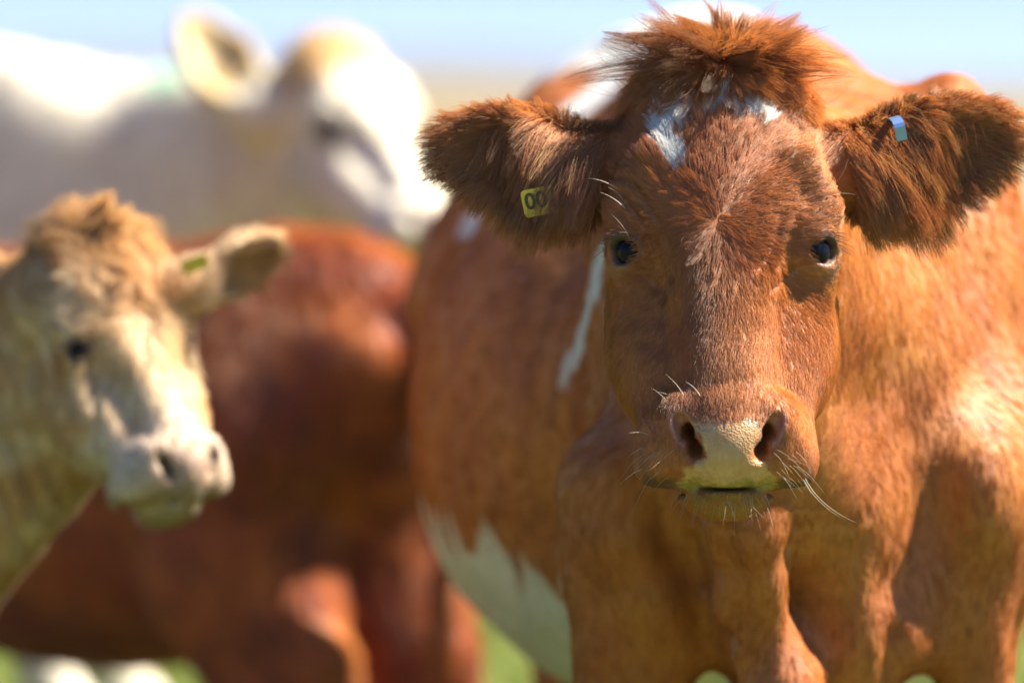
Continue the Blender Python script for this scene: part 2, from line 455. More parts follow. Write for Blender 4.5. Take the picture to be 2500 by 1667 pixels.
def grow(P, Nn, T, L, lift, K=5, grav=0, jit=.18, wave=.15, clump=0, csize=.006, cstr=.7, bend=.6, gvar=0):
    """strands (n, K, 3) from roots P, normals Nn, lie direction T, lengths L, lift (0 flat .. 1.5 upright)"""
    n = len(P); L = np.broadcast_to(np.asarray(L, f32), (n,)).copy(); lift = np.broadcast_to(np.asarray(lift, f32), (n,))
    t = np.linspace(0, 1, K, dtype=f32)
    def make(P, Nn, T, L, lift, j):
        T2 = unit(T + j*rng.normal(size=P.shape).astype(f32)*.9)
        up = lift*(1+j*rng.normal(size=len(P)).astype(f32))
        den = np.sqrt(1+up*up*.3)[:, None, None]
        X = P[:, None] + (L[:, None, None]/den)*(T2[:, None]*t[None, :, None] + (up[:, None, None]*Nn[:, None])*(t - bend*t*t)[None, :, None])
        if grav: X[:, :, 2] -= (L[:, None]*grav*(t**2)[None])
        B = np.cross(Nn, T2)
        ph = rng.uniform(0, 6.28, len(P)).astype(f32)
        X += (B*L[:, None]*wave)[:, None]*(np.sin(ph[:, None]+t[None]*3.2)-np.sin(ph)[:, None])[:, :, None]*.5
        return X
    X = make(P, Nn, T, L*rng.uniform(.72, 1.12, n).astype(f32), lift, jit)
    if clump:
        m = max(int(n/clump), 4); ci = rng.choice(n, m, replace=False)
        kd = kdtree.KDTree(m)
        for a, i in enumerate(ci): kd.insert(P[i].tolist(), a)
        kd.balance()
        own = np.fromiter((kd.find(p)[1] for p in P.tolist()), np.int64, n)
        G = make(P[ci], Nn[ci], T[ci], L[ci]*1.05*(1+gvar*rng.uniform(-1, 1, m)).astype(f32), lift[ci], jit*.8)
        g = G[own]; off = (P - P[ci][own])
        cs = np.broadcast_to(np.asarray(cstr, f32), (n,))
        w = (cs[:, None]*(t[None]**.8)*rng.uniform(.6, 1.1, n).astype(f32)[:, None])[:, :, None]
        X = X*(1-w) + (g + off[:, None]*(1-.85*w))*w
    return X.astype(f32)
def radii(n, K, r0, tip=.25, var=.3):
    t = np.linspace(0, 1, K)
    return (r0*rng.uniform(1-var, 1+var, n))[:, None]*(1-(1-tip)*t**1.5)[None]

# ------------------------------------------------------------------ generic cow
def build_cow(cow, F, B, ears, res_head, res_body, head_box, body_box, extra=None, wide=1.0, belly=0, leg=.16, neck=True, k=1.0):
    S = SDF(); body_ops(S, B, wide, belly, leg)
    if extra: extra(S)
    eyes = []
    if F is not None:
        kk = F.k
        if neck:
            S.cone(W0, F.fwd((0, -.09, -.13)), B.fwd((0, .10, .98)), .085*kk, .15*B.k, .08*kk)
            S.cone(W0, F.fwd((0, -.11, -.05)), B.fwd((0, .02, .82)), .085*kk, .17*B.k, .08*kk)
            S.cone(W0, F.fwd((0, -.13, .03)), B.fwd((0, -.10, .66)), .055*kk, .10*B.k, .06*kk)
        head_ops(S, F)
        for E, root in ears:
            ear_ops(S, E)
            S.cone(W0, F.fwd(root), E.fwd((-.01, 0, -.005)), .046*kk, .036*E.k, .03*kk, sq=(E.R[:, 2], 1.2))
        for q in (-1, 1):
            c = np.array((q*.0835, .009, .009)); ax = unit((q*.70, .66, .20)); r = .0170
            eye_ops(S, F, c, ax, r); eyes.append((q, c, ax, r))
        if head_box is not None:
            hb = np.array(head_box)
            vh, qh = surface_nets(S, hb[0], hb[1], res_head)
            vh = smooth(vh, qh, 2)
    bb = np.array(body_box)
    vb, qb = surface_nets(S, bb[0], bb[1], res_body)
    vb = smooth(vb, qb, 1)
    if F is not None and head_box is not None:
        mrg = res_body*1.2
        ins = np.all((vb > hb[0]+mrg) & (vb < hb[1]-mrg), axis=1)
        qb = qb[~ins[qb].all(1)]
        over = np.all((vb > hb[0]) & (vb < hb[1]), axis=1)
        vb[over] -= vnormals(vb, qb)[over]*.0015
        used = np.unique(qb); re = np.full(len(vb), -1); re[used] = np.arange(len(used))
        vb = vb[used]; qb = re[qb]
        v = np.concatenate([vh, vb]); q = np.concatenate([qh, qb+len(vh)])
        nh = len(vh)
    else: v, q, nh = vb, qb, 0
    return S, v, q, nh, eyes

W0 = Frame()
# ------------------------------------------------------------------ the red cow that faces the camera
E_main = at(1765, 606, .03)
HF = Frame(E_main, head_R(0, MT))
ZF = muzzle_frame(HF, MT)
BF = Frame((.322, .56, 0), rotz(math.radians(3.5)))
main_ears = []
for b, t, face, root in ((at(1452, 412, .09), at(1092, 352, .10), (.50, -1, -.02), (-.072, -.045, -.105)),
                         (at(2085, 412, .09), at(2448, 318, .12), (-.42, -1, -.25), (.072, -.045, -.105))):
    main_ears.append((Frame(b, ear_frame(b, t, face), np.linalg.norm(t-b)/.18), root))
def depth_at(S, px, py, y0=.0, y1=1.2):
    ys = np.arange(y0, y1, .004); P = np.stack([at(px, py, y) for y in ys]).astype(f32); d = S(P)
    k = np.argmax(d < 0); return ys[k] if d[k] < 0 else .45
def main_extra(S):
    S.chain(W0, [HF.fwd((.0, -.15, .05)), at(1800, 1300, .22), at(1822, 1460, .27), at(1890, 1680, .31)], [.022, .024, .028, .045], .04)   # dewlap
    S.ell(W0, at(2370, 1190, .45), (.055, .095, .085), .04)
    S.cone(W0, at(2350, 1260, .45), at(2345, 1680, .49), .062, .050, .04)
    S.cone(W0, at(1480, 1180, .46), at(1540, 1640, .52), .05, .06, .05)
    def carve(px, py, rx, rz, cut, k=.035):
        y = depth_at(S, px, py); S.ell(W0, at(px, py, y+cut-.06), (rx, .06, rz), k, '-')
    def ridge(pts, r, out, k=.02):
        S.chain(W0, [at(x, y, depth_at(S, x, y)+rr-out) for (x, y), rr in zip(pts, r)], r, k)
    def groove(pts, r, cut, k=.015):
        S.chain(W0, [at(x, y, depth_at(S, x, y)-rr+cut) for (x, y), rr in zip(pts, r)], r, k, '-')
    carve(2195, 1310, .055, .085, .034); carve(1955, 1380, .045, .085, .013, .05)
    ridge([(2065, 1050), (2082, 1200), (2078, 1320), (2010, 1450), (1940, 1580), (1900, 1690)], [.03, .026, .022, .022, .024, .03], .012)
    ridge([(1830, 1290), (1850, 1420), (1880, 1560), (1900, 1680)], [.02, .02, .022, .03], .003)
    groove([(1760, 1260), (1772, 1400), (1810, 1520), (1835, 1640)], [.012, .016, .014, .012], .012)
    groove([(1690, 1280), (1712, 1420), (1770, 1560)], [.010, .013, .010], .007)
    groove([(1600, 1230), (1640, 1400), (1720, 1600)], [.010, .014, .010], .006)
    ridge([(1500, 1150), (1520, 1300), (1590, 1450), (1660, 1600)], [.03, .03, .03, .03], .008, .03)
    groove([(2160, 1480), (2180, 1560), (2175, 1640)], [.010, .012, .010], .008)
    for x in (1742, 2238): S.cone(W0, at(x, 1688, .15), at(x, 1688, .95), .020, .026, .03, '-')
cow = empty('cow', 'red cow with a white forehead star staring straight at the camera', 'cow', (.322, .56, 0))
S_main, vm, qm, nhm, eyes_main = build_cow(cow, HF, BF, main_ears, .0030, .011,
    [(at(990, 0, 0)[0]-.03, -.28, at(0, 1340, 0)[2]), (at(2530, 0, 0)[0]+.03, .30, at(0, 60, 0)[2]+.05)],
    [(-.3, .1, -.02), (.95, 2.6, 1.4)], main_extra, wide=1.06, leg=.145, belly=.035)

def main_ear_id(P):
    out = np.zeros(len(P), int)
    for i, (E, _) in enumerate(main_ears):
        L = E.inv(P); out[(L[:, 0] > -.012) & (L[:, 0] < .22) & (np.abs(HF.inv(P)[:, 0]) > .098) & (np.abs(L[:, 1]) < .085) & (np.abs(L[:, 2]) < .06)] = i+1
    return out
def pad_mask(P):
    Z = ZF.inv(P); x, y, z = np.abs(Z[:, 0]), Z[:, 1], Z[:, 2]
    wid = np.interp(z, [.150, .156, .165, .185, .197, .214], [.030, .040, .026, .021, .038, .045])
    m = sstep(.004, -.003, x-wid+.004*noise3(P, 60, 17, 2))*sstep(.149, .157, z + .003*noise3(P, 45, 18, 2))*sstep(.2195, .217, z)*sstep(.10, .11, y)
    return m
def nostril_mask(P):
    Z = ZF.inv(P); x = np.abs(Z[:, 0])
    d = np.full(len(P), 9.)
    pts = [(.0440, .132, .153), (.0395, .142, .166), (.0335, .150, .180), (.0260, .158, .194)]
    for a, b in zip(pts[:-1], pts[1:]):
        a, b = np.array(a), np.array(b); Q = np.stack([x, Z[:, 1], Z[:, 2]], 1)-a
        t = np.clip((Q @ (b-a))/((b-a) @ (b-a)), 0, 1); d = np.minimum(d, np.linalg.norm(Q-t[:, None]*(b-a), axis=1))
    return sstep(.0120, .0095, d)
def eye_mask(P):
    L = HF.inv(P); m = np.zeros(len(P))
    for q, c, ax, r in eyes_main:
        d = np.linalg.norm(L-(c+ax*r*.6), axis=1); m = np.maximum(m, sstep(r*1.22, r*.95, d))
    return m
RED_D, RED_M, RED_O, WHITE = np.array([.22, .054, .014]), np.array([.43, .130, .031]), np.array([.59, .235, .050]), np.array([.80, .79, .74])
STAR = [([(1655, 385), (1632, 352), (1614, 322), (1648, 296), (1692, 274), (1745, 248)], 24), ([(1612, 298), (1650, 268), (1700, 252)], 20), ([(1800, 262), (1872, 280)], 20)]
def main_white(P):
    p = scr(P); L = HF.inv(P); Bq = BF.inv(P)
    jag = noise3(P, 14, 3, 2)
    m = np.zeros(len(P))
    face = (P[:, 1] < .16)
    for pl, w in STAR: m = np.maximum(m, sstep(1.35, .8, (dpoly(p, pl)+6*noise3(P, 70, 4, 1))/(w*(1+.35*jag)))*face)
    y, z = Bq[:, 1], Bq[:, 2]
    ang = np.arctan2(Bq[:, 0], .75-z)
    zig = .055*np.abs(noise3(P*np.array([1, 1, .2], f32), 6, 5, 2)) + .040*np.abs(noise3(P*np.array([1, 1, .15], f32), 17, 6, 1))
    m = np.maximum(m, sstep(.010, -.010, z - (.560+.07*sstep(.3, .9, y)+zig))*sstep(.20, .30, y)*sstep(1.25, 1.1, y))
    back = P[:, 1] > 1.2
    m = np.maximum(m, sstep(.01, -.01, 1.160 - z + .012*jag)*(y > .95)*(Bq[:, 0] < .08))
    m = np.maximum(m, sstep(1.2, .8, dpoly(p, [(1325, 350), (1420, 265), (1500, 195)])/(26*(1+.2*jag)))*back)
    side = (P[:, 1] > .56)
    m = np.maximum(m, sstep(1.2, .8, dpoly(p, [(1475, 600), (1442, 720), (1415, 840), (1378, 925)])/(11*(1+.5*jag)+9*noise3(P, 30, 8, 2)).clip(3))*side)
    m = np.maximum(m, sstep(1.2, .8, dpoly(p, [(1145, 560), (1165, 520)])/(16*(1+.4*jag)))*side)
    return m
def main_color(P, hair=False, star=True):
    n = noise3(P, 5, 11); n2 = noise3(P, 22, 12)
    c = mix(np.tile(RED_M, (len(P), 1)), RED_O, np.clip(.25+.45*n, 0, 1))
    c = mix(c, RED_D, np.clip(.12+.5*n2, 0, .6))
    if hair:
        c = c*rng.uniform(.72, 1.25, len(P))[:, None]
    eid = main_ear_id(P)
    c = np.where((eid > 0)[:, None], c*np.array([.92, .86, .86]), c)
    p = scr(P); fr = (P[:, 1] < .14)
    for cx, cy, rx, ry in ((1512, 655, 32, 18), (1992, 655, 45, 26)):
        c = mix(c, np.array([.50, .27, .08]), .75*np.exp(-((p[:, 0]-cx)/rx)**2-((p[:, 1]-cy)/ry)**2)*fr)
    Z = ZF.inv(P); zx = np.abs(Z[:, 0])
    edge = sstep(.204, .212, Z[:, 2]+.003*noise3(P, 50, 29, 1))*sstep(.232, .224, Z[:, 2])*sstep(.040, .050, zx)*sstep(.03, .05, Z[:, 1])*(zx < .1)
    c = mix(c, np.array([.07, .032, .016]), edge*.8)                     # dark fringe of the upper lip
    if star: c = mix(c, WHITE*(rng.uniform(.8, 1.05, len(P))[:, None] if hair else 1), main_white(P))
    return c
def mskin(P):
    c = main_color(P)*.8
    Z = ZF.inv(P)
    pm = pad_mask(P); nm = nostril_mask(P)
    padc = mix(np.tile([.46, .25, .11], (len(P), 1)), np.array([.53, .32, .16]), np.clip(.5+.5*noise3(P, 30, 21), 0, 1))
    lowz = sstep(.203, .216, Z[:, 2]+.005*noise3(P, 40, 23)+.004*noise3(P, 120, 24, 1))
    padc = mix(padc, np.array([.16, .14, .02]), lowz*.8)
    c = mix(c, padc, pm)
    sm = sstep(.25, .7, noise3(P, 55, 27, 2))*sstep(.150, .155, Z[:, 2])*sstep(.166, .158, Z[:, 2])*pm; c = mix(c, np.array([.13, .12, .13]), sm*.8)
    c = mix(c, np.array([.40, .17, .11]), nm*(1-pm*.5))
    lip = sstep(.205, .216, Z[:, 2])*sstep(.06, .08, Z[:, 1])*(Z[:, 2] < .26)*(np.abs(Z[:, 0]) < .055)
    c = mix(c, np.array([.17, .12, .025]), lip*(1-pm)*.9)
    em = eye_mask(P)
    eh = np.zeros(len(P))
    for q, cc, ax, r in eyes_main: eh = np.maximum(eh, (np.linalg.norm(HF.inv(P)-cc, axis=1) < .04)*sstep(.004, -.004, HF.inv(P)[:, 2]-cc[2]))
    c = mix(c, np.array([.15, .07, .045]), em*(1-eh)); c = mix(c, np.array([.05, .025, .02]), em*eh)  # upper half of the rim painted darker as the shade of lid and lashes
    wet = np.clip(pm + .5*nm + .1*em + .3*lip, 0, 1)
    return c, wet
# skin folds over the brows
def fold(p, pts, w): return np.exp(-(dpoly(p, pts)/w)**2)
nm_ = vnormals(vm, qm)
FOLDS = [([(1478, 470), (1530, 480), (1580, 540), (1605, 620), (1625, 700)], 9, .0055), ([(1500, 435), (1560, 455), (1605, 520), (1632, 600), (1645, 690)], 9, .0045),
         ([(1490, 505), (1535, 535), (1570, 590), (1592, 650)], 7, .0035), ([(1545, 400), (1600, 410), (1650, 470)], 8, .0025),
         ([(1898, 520), (1885, 580), (1850, 650)], 9, .0030), ([(1935, 520), (1925, 580), (1898, 650)], 9, .0030),
         ([(1990, 640), (1940, 655), (1890, 700)], 8, .003), ([(1545, 645), (1590, 670), (1625, 720)], 8, .003)]
hp = vm[:nhm]; front = (hp[:, 1] < .12) & (nm_[:nhm, 1] < 0)
sp = scr(hp); disp = np.zeros(nhm)
for pl, w, dep in FOLDS: disp += dep*(-1.1*fold(sp, pl, w*1.15) + .35*fold(sp, pl, w*2.4))
disp *= front
vm[:nhm] += nm_[:nhm]*disp[:, None].astype(f32)
vm[nhm:] += (nm_[nhm:]*(.004*noise3(vm[nhm:], 3.5, 31, 2))[:, None]).astype(f32)
nm_ = vnormals(vm, qm)
cm, wetm = mskin(vm)
mesh_obj('body', vm, qm, M_skin, cow, cm, wetm)
M_eye, nt, b_ = new_mat('eye')
b_.inputs['Base Color'].default_value = (.006, .007, .012, 1); b_.inputs['Roughness'].default_value = .06; b_.inputs['Specular IOR Level'].default_value = .13
for q, c, ax, r in eyes_main:
    v, f = uv_sphere(r)
    mesh_obj('eye', HF.fwd(c+v), f, M_eye, cow)

# fur of the face, ears and neck
def head_flow(P, Nn):
    L = HF.inv(P)
    Wc = np.array([-.009, .06, .003]); Pc = np.array([.0, .03, -.185])
    d1 = L - Wc; d1[:, 1] *= .2
    d2 = L - Pc
    bl = sstep(-.125, -.145, L[:, 2] + .01*np.sin(L[:, 0]*60))
    D = mix(unit(d1), unit(d2), bl)
    far = sstep(.0, -.06, L[:, 1])[:, None]                       # neck and jaw: back and down
    D = D*(1-far) + far*np.array([0, -.55, .5])
    D = D @ HF.R.T.astype(f32)
    sw = np.stack([noise3(P, 9, 41, 2), noise3(P, 9, 42, 2), noise3(P, 9, 43, 2)], 1)*.28
    return tangent((D+sw).astype(f32), Nn)
def head_len(P):
    L = HF.inv(P); Z = ZF.inv(P)
    l = np.interp(L[:, 2], [-.2, -.13, -.10, .0, .03, .10, .17, .2], [.034, .026, .0155, .0125, .0115, .0085, .007, .005])
    l = np.where(L[:, 1] < -.02, np.minimum(l, .012), l)
    l = np.where(np.abs(L[:, 0]) > .085, np.minimum(l, .011), l)
    return np.where(Z[:, 2] > .15, np.minimum(l, .0045), l)
if True:
    vh, qh = vm, qm[(qm < nhm).all(1)]
    def wf(c, n): return (1-pad_mask(c))*(1-nostril_mask(c))*(1-eye_mask(c))*(main_ear_id(c) == 0)*np.where(c[:, 1] > .2, .35, 1.0)
    P, Nn = scatter(vh, qh, nm_, 200000, wf, .1)
    T = head_flow(P, Nn); L = head_len(P).astype(f32)
    X = grow(P, Nn, T, L, np.clip(.20+.15*(L > .0135), 0, .7), 5, jit=.16, clump=20, cstr=np.where(L > .0095, .85, .35), wave=.12, gvar=.2)
    curves_obj('coat', X, radii(len(P), 5, .00015), main_color(P, True), M_hair, cow, Nn)
    # topknot
    LP = np.array([.002, .03, -.178])
    def wk(c, n):
        q = HF.inv(c); return np.exp(-(((q-LP)/[.030, .06, .020])**2).sum(1))
    P, Nn = scatter(vh, qh, nm_, 6500, wk, 1)
    q = HF.inv(P); D = (q-LP) + rng.normal(size=q.shape)*.004
    ang = np.arctan2(D[:, 2], D[:, 0])
    rr = np.clip(np.hypot(D[:, 0], D[:, 2])/.03, .2, 1.2)
    D = np.stack([np.cos(ang)*1.1*rr, .5-.2*rr, np.sin(ang)*rr], 1)
    D = (unit(D) @ HF.R.T).astype(f32)
    D[:, 2] += .12
    L = .038 + .034*np.abs(np.cos(ang))**1.5 - .014*(np.sin(ang) > .3)
    X = grow(P, unit(D), unit(D), (L*rng.uniform(.7, 1.15, len(P))).astype(f32), .02, 8, grav=.22, jit=.17, clump=55, cstr=.95, wave=.22, bend=.6, gvar=.35)
    curves_obj('topknot', X, radii(len(P), 8, .00022, .12), main_color(P, True, False)*.95, M_hair, cow, unit(Nn+.6*unit(X[:, -1]-X[:, 0])))
    # ears
    for i, (E, _) in enumerate(main_ears):
        def we(c, n):
            return (main_ear_id(c) == i+1)*1.0
        P, Nn = scatter(vh, qh, nm_, 30000, we, .35)
        q = E.inv(P); nl = Nn @ E.R.astype(f32)
        rad = np.stack([(q[:, 0]-.085)*.8+.02, q[:, 1], np.zeros(len(q))], 1)
        inside = sstep(.1, .5, nl[:, 2])
        base = sstep(.11, .05, q[:, 0])
        D = unit(rad)*1.0 + np.array([.35, 0, .1])
        Din = np.stack([.35+.0*base, -.9+0*base, .25+0*base], 1)*base[:, None] + (1-base)[:, None]*(unit(rad)+np.array([.2, -.25, .2]))
        D = mix(D, Din, inside)
        D = (D @ E.R.T).astype(f32)
        rim = np.hypot((q[:, 0]-.095)/.088, q[:, 1]/.062)
        L = .014 + .008*sstep(.7, 1.0, rim)*sstep(.02, .05, q[:, 0]) + .010*inside + .014*inside*base
        X = grow(P, Nn, unit(D + rng.normal(size=D.shape).astype(f32)*.12), L.astype(f32), np.where(inside > .5, .75, .45), 6, grav=.2, jit=.2, clump=22, cstr=.75, wave=.2)
        col = main_color(P, True); lt = rng.uniform(size=len(P)) < .17
        col[lt] = np.array([.55, .30, .10])*rng.uniform(.7, 1.1, lt.sum())[:, None]
        curves_obj('ear_fur', X, radii(len(P), 6, .00019, .2), col, M_hair, cow, unit(Nn*.5+np.array([.1, -.2, .4])))
        # long hair hanging from the upper inner edge
        def wl(c, n):
            q = E.inv(c); return (main_ear_id(c) == i+1)*np.exp(-((q[:, 0]-.055)/.040)**2 - ((q[:, 1]-.022)/.022)**2)*((n @ E.R.astype(f32))[:, 2] > .0)
        P, Nn = scatter(vh, qh, nm_, 5200, wl, 1)
        D = np.tile([.30, -.85, .35], (len(P), 1)) @ E.R.T
        q = E.inv(P)
        L = .036 + .034*rng.uniform(size=len(P))*sstep(.11, .03, q[:, 0])
        X = grow(P, Nn, unit(D + rng.normal(size=D.shape)*.12).astype(f32), L.astype(f32), .55, 8, grav=.35, jit=.13, clump=40, cstr=.85, wave=.12)
        col = main_color(P, True); lt = noise3(P, 60, 55+i, 1) > .62
        col *= .75; col[lt] = np.array([.50, .25, .07])*rng.uniform(.7, 1.15, lt.sum())[:, None]
        curves_obj('ear_tuft', X, radii(len(P), 8, .00020, .2), col, M_hair, cow, unit(Nn*.5+np.array([.1, -.2, .4])))
    # body
    qb = qm[(qm >= nhm).all(1)]
    P, Nn = scatter(vm, qb, nm_, 220000, None, .06)
    D = np.tile([0., .45, -.8], (len(P), 1)) + np.stack([noise3(P, 3, 61, 2), noise3(P, 3, 62, 2), noise3(P, 3, 63, 2)], 1)*.2
    T = tangent((D @ BF.R.T).astype(f32), Nn)
    X = grow(P, Nn, T, .015, .09, 4, jit=.09, clump=8, cstr=.25, wave=.06)
    curves_obj('body_fur', X, radii(len(P), 4, .00030), main_color(P, True), M_sleek, cow, Nn)

# ------------------------------------------------------------------ the herd behind
def gz(x, y): return -.03*np.abs(np.sin(x*.9)*np.sin(y*.7+.4))*((y > 5) | (y < -.8))   # gentle unevenness away from the herd
def px_ear(b, t, face, root): return (Frame(b, ear_frame(b, t, face), np.linalg.norm(t-b)/.18), root)
def herd_fur(cow, v, q, nr, n, F, B, colf, hl=.018, bl=.02, rad=.0005, mat=None, nose=True):
    Zf = muzzle_frame(F, MT) if F is not None else None
    def wf(c, t):
        w = np.ones(len(c))
        if F is not None:
            Z = Zf.inv(c); w = np.where((Z[:, 2] > .145) & (Z[:, 1] > .05), .0, w)
            w = np.where(np.linalg.norm(F.inv(c), axis=1) < .3, 2.5, w)
            for q in (-1, 1): w = np.where(np.linalg.norm(F.inv(c)-np.array([q*.0835+q*.011, .018, .011]), axis=1) < .024, 0, w)
        return w
    P, Nn = scatter(v, q, nr, n, wf, .05)
    D = np.tile([0., .5, -.75], (len(P), 1)) @ B.R.T
    L = np.full(len(P), bl)
    if F is not None:
        Lh = F.inv(P); d1 = Lh-np.array([0, .06, -.01]); d1[:, 1] *= .2; d1 = unit(d1) @ F.R.T
        hd = (np.linalg.norm(Lh, axis=1) < .28) & (Lh[:, 1] > -.05)
        D = np.where(hd[:, None], d1, D)
        L = np.where(hd, np.interp(Lh[:, 2], [-.2, -.1, .02, .1], [hl*2, hl*1.4, hl, hl*.5]), L)*F.k
    D = D + np.stack([noise3(P, 6, 71, 2), noise3(P, 6, 72, 2), noise3(P, 6, 73, 2)], 1)*.4
    X = grow(P, Nn, tangent(D.astype(f32), Nn), L.astype(f32), .4, 4, jit=.2, clump=12, cstr=.7, wave=.15)
    curves_obj('coat', X, radii(len(P), 4, rad), colf(P, True), mat or M_pale, cow, Nn)
def herd_eyes(cow, F, eyes):
    for q, c, ax, r in eyes:
        v, f = uv_sphere(r, 20); mesh_obj('eye', F.fwd(c+v), f, M_eye, cow)
def hoofed(c, P): return np.where((P[:, 2] < .07+gz(P[:, 0], P[:, 1]))[:, None], np.array([.05, .04, .035]), c)
def muzzle_col(F, P, c, padc, lipc):
    Z = muzzle_frame(F, MT).inv(P); x = np.abs(Z[:, 0])
    wid = np.interp(Z[:, 2], [.150, .156, .165, .185, .197, .214], [.034, .046, .034, .030, .046, .052])
    m = sstep(.003, -.003, x-wid)*sstep(.150, .156, Z[:, 2])*sstep(.22, .217, Z[:, 2])*sstep(.09, .11, Z[:, 1])
    c = mix(c, np.array(padc), m)
    pts = [(.0440, .132, .153), (.0395, .142, .166), (.0335, .150, .180), (.0260, .158, .194)]; d = np.full(len(P), 9.)
    for a, b in zip(pts[:-1], pts[1:]):
        a, b = np.array(a), np.array(b); Q = np.stack([x, Z[:, 1], Z[:, 2]], 1)-a
        t = np.clip((Q @ (b-a))/((b-a) @ (b-a)), 0, 1); d = np.minimum(d, np.linalg.norm(Q-t[:, None]*(b-a), axis=1))
    c = mix(c, np.array([.10, .04, .035]), sstep(.0120, .0095, d))
    lip = sstep(.208, .218, Z[:, 2])*sstep(.03, .06, Z[:, 1])*(Z[:, 2] < .27)*(x < .06)
    return mix(c, np.array(lipc), lip*.9), np.clip(m, 0, 1)
def eye_rim(F, P, c, eyes, col, kr=1.3):
    L = F.inv(P)
    for q, cc, ax, r in eyes:
        d = np.linalg.norm(L-(cc+ax*r*.6), axis=1); c = mix(c, np.array(col), sstep(r*1.15*kr, r*.9*kr, d))
    return c

# cream calf
CE = at(312, 842, .90)
CF = Frame(CE, head_R(math.radians(35), math.radians(37), math.radians(-2)), .785)
CB = Frame((-.80, 1.20, 0), rotz(math.radians(62)), .74)
calf = empty('calf', 'cream calf with a tan curly forehead and yellow ear tag', 'calf', (-.80, 1.20, 0), 'young cattle in the herd')
c_ears = [px_ear(at(470, 705, .93), at(695, 590, .98), (.30, -.80, -.50), (.072, -.045, -.105)),
          px_ear(at(50, 700, 1.0), at(-150, 655, 1.06), (-.1, -1, -.2), (-.072, -.045, -.105))]
Sc, vc, qc, nc_, eyc = build_cow(calf, CF, CB, c_ears, 0, .0062, None, [(-2.35, .6, -.02), (-.20, 2.35, 1.08)])
def calf_color(P, hair=False):
    L = CF.inv(P); n = noise3(P, 7, 81); n2 = noise3(P, 22, 82)
    tan = np.array([.62, .35, .14]); cream = np.array([.72, .54, .34]); pale = np.array([.62, .53, .46])
    c = mix(np.tile(cream, (len(P), 1)), tan, np.clip(.40+.8*n, 0, 1))
    c = mix(c, np.array([.36, .19, .07]), np.clip(n2*.4-.15, 0, .3))
    head = np.linalg.norm(L, axis=1) < .32
    c = np.where(head[:, None], mix(c, tan*.95, sstep(-.08, -.16, L[:, 2])), c)
    c = np.where(head[:, None], mix(c, pale, sstep(.10, .17, L[:, 2])*.55), c)
    if hair: c = c*rng.uniform(.75, 1.15, len(P))[:, None]
    return c
nrc = vnormals(vc, qc); spc = scr(vc); dpc = np.zeros(len(vc))
for pl, w, dep in (([(10, 1060), (80, 1230), (190, 1370)], 15, .012), ([(95, 1110), (150, 1240), (235, 1310)], 13, .011), ([(-20, 1170), (50, 1320), (115, 1410)], 15, .011), ([(150, 1080), (190, 1190), (260, 1260)], 11, .008), ([(225, 880), (235, 1000), (215, 1080)], 13, .006)):
    dpc += dep*(-fold(spc, pl, w)+.3*fold(spc, pl, w*2.3))
vc += nrc*(dpc*sstep(-.25, -.6, nrc[:, 1]))[:, None].astype(f32)
nrc = vnormals(vc, qc); cc = calf_color(vc)*.9
cc, wc = muzzle_col(CF, vc, cc, (.36, .25, .20), (.36, .27, .12)); cc = hoofed(eye_rim(CF, vc, cc, eyc, (.16, .09, .06)), vc)
mesh_obj('body', vc, qc, M_skin, calf, cc, wc*.7); herd_eyes(calf, CF, eyc)
herd_fur(calf, vc, qc, nrc, 90000, CF, CB, calf_color, .026, .026, .0003)
def wk2(c, n):
    L = CF.inv(c); return np.exp(-((L[:, 0]/.07)**2 + ((L[:, 2]+.13)/.055)**2))*(L[:, 1] > -.03)
P, Nn = scatter(vc, qc, nrc, 5000, wk2, .3)
D = np.stack([noise3(P, 12, 85, 2)*.5, .35+0*P[:, 0], .8+.3*noise3(P, 9, 86, 2)], 1); hi = CF.inv(P)[:, 2] < -.15; D[hi] = D[hi]*np.array([1.6, 1.2, -.2])
X = grow(P, Nn, unit(D @ CF.R.T).astype(f32), rng.uniform(.022, .042, len(P)).astype(f32), .35, 6, grav=.2, jit=.2, clump=35, cstr=.9, wave=.3, gvar=.3)
curves_obj('forelock', X, radii(len(P), 6, .0003, .2), calf_color(P, True)*np.array([1, .95, .9]), M_pale, calf, Nn)

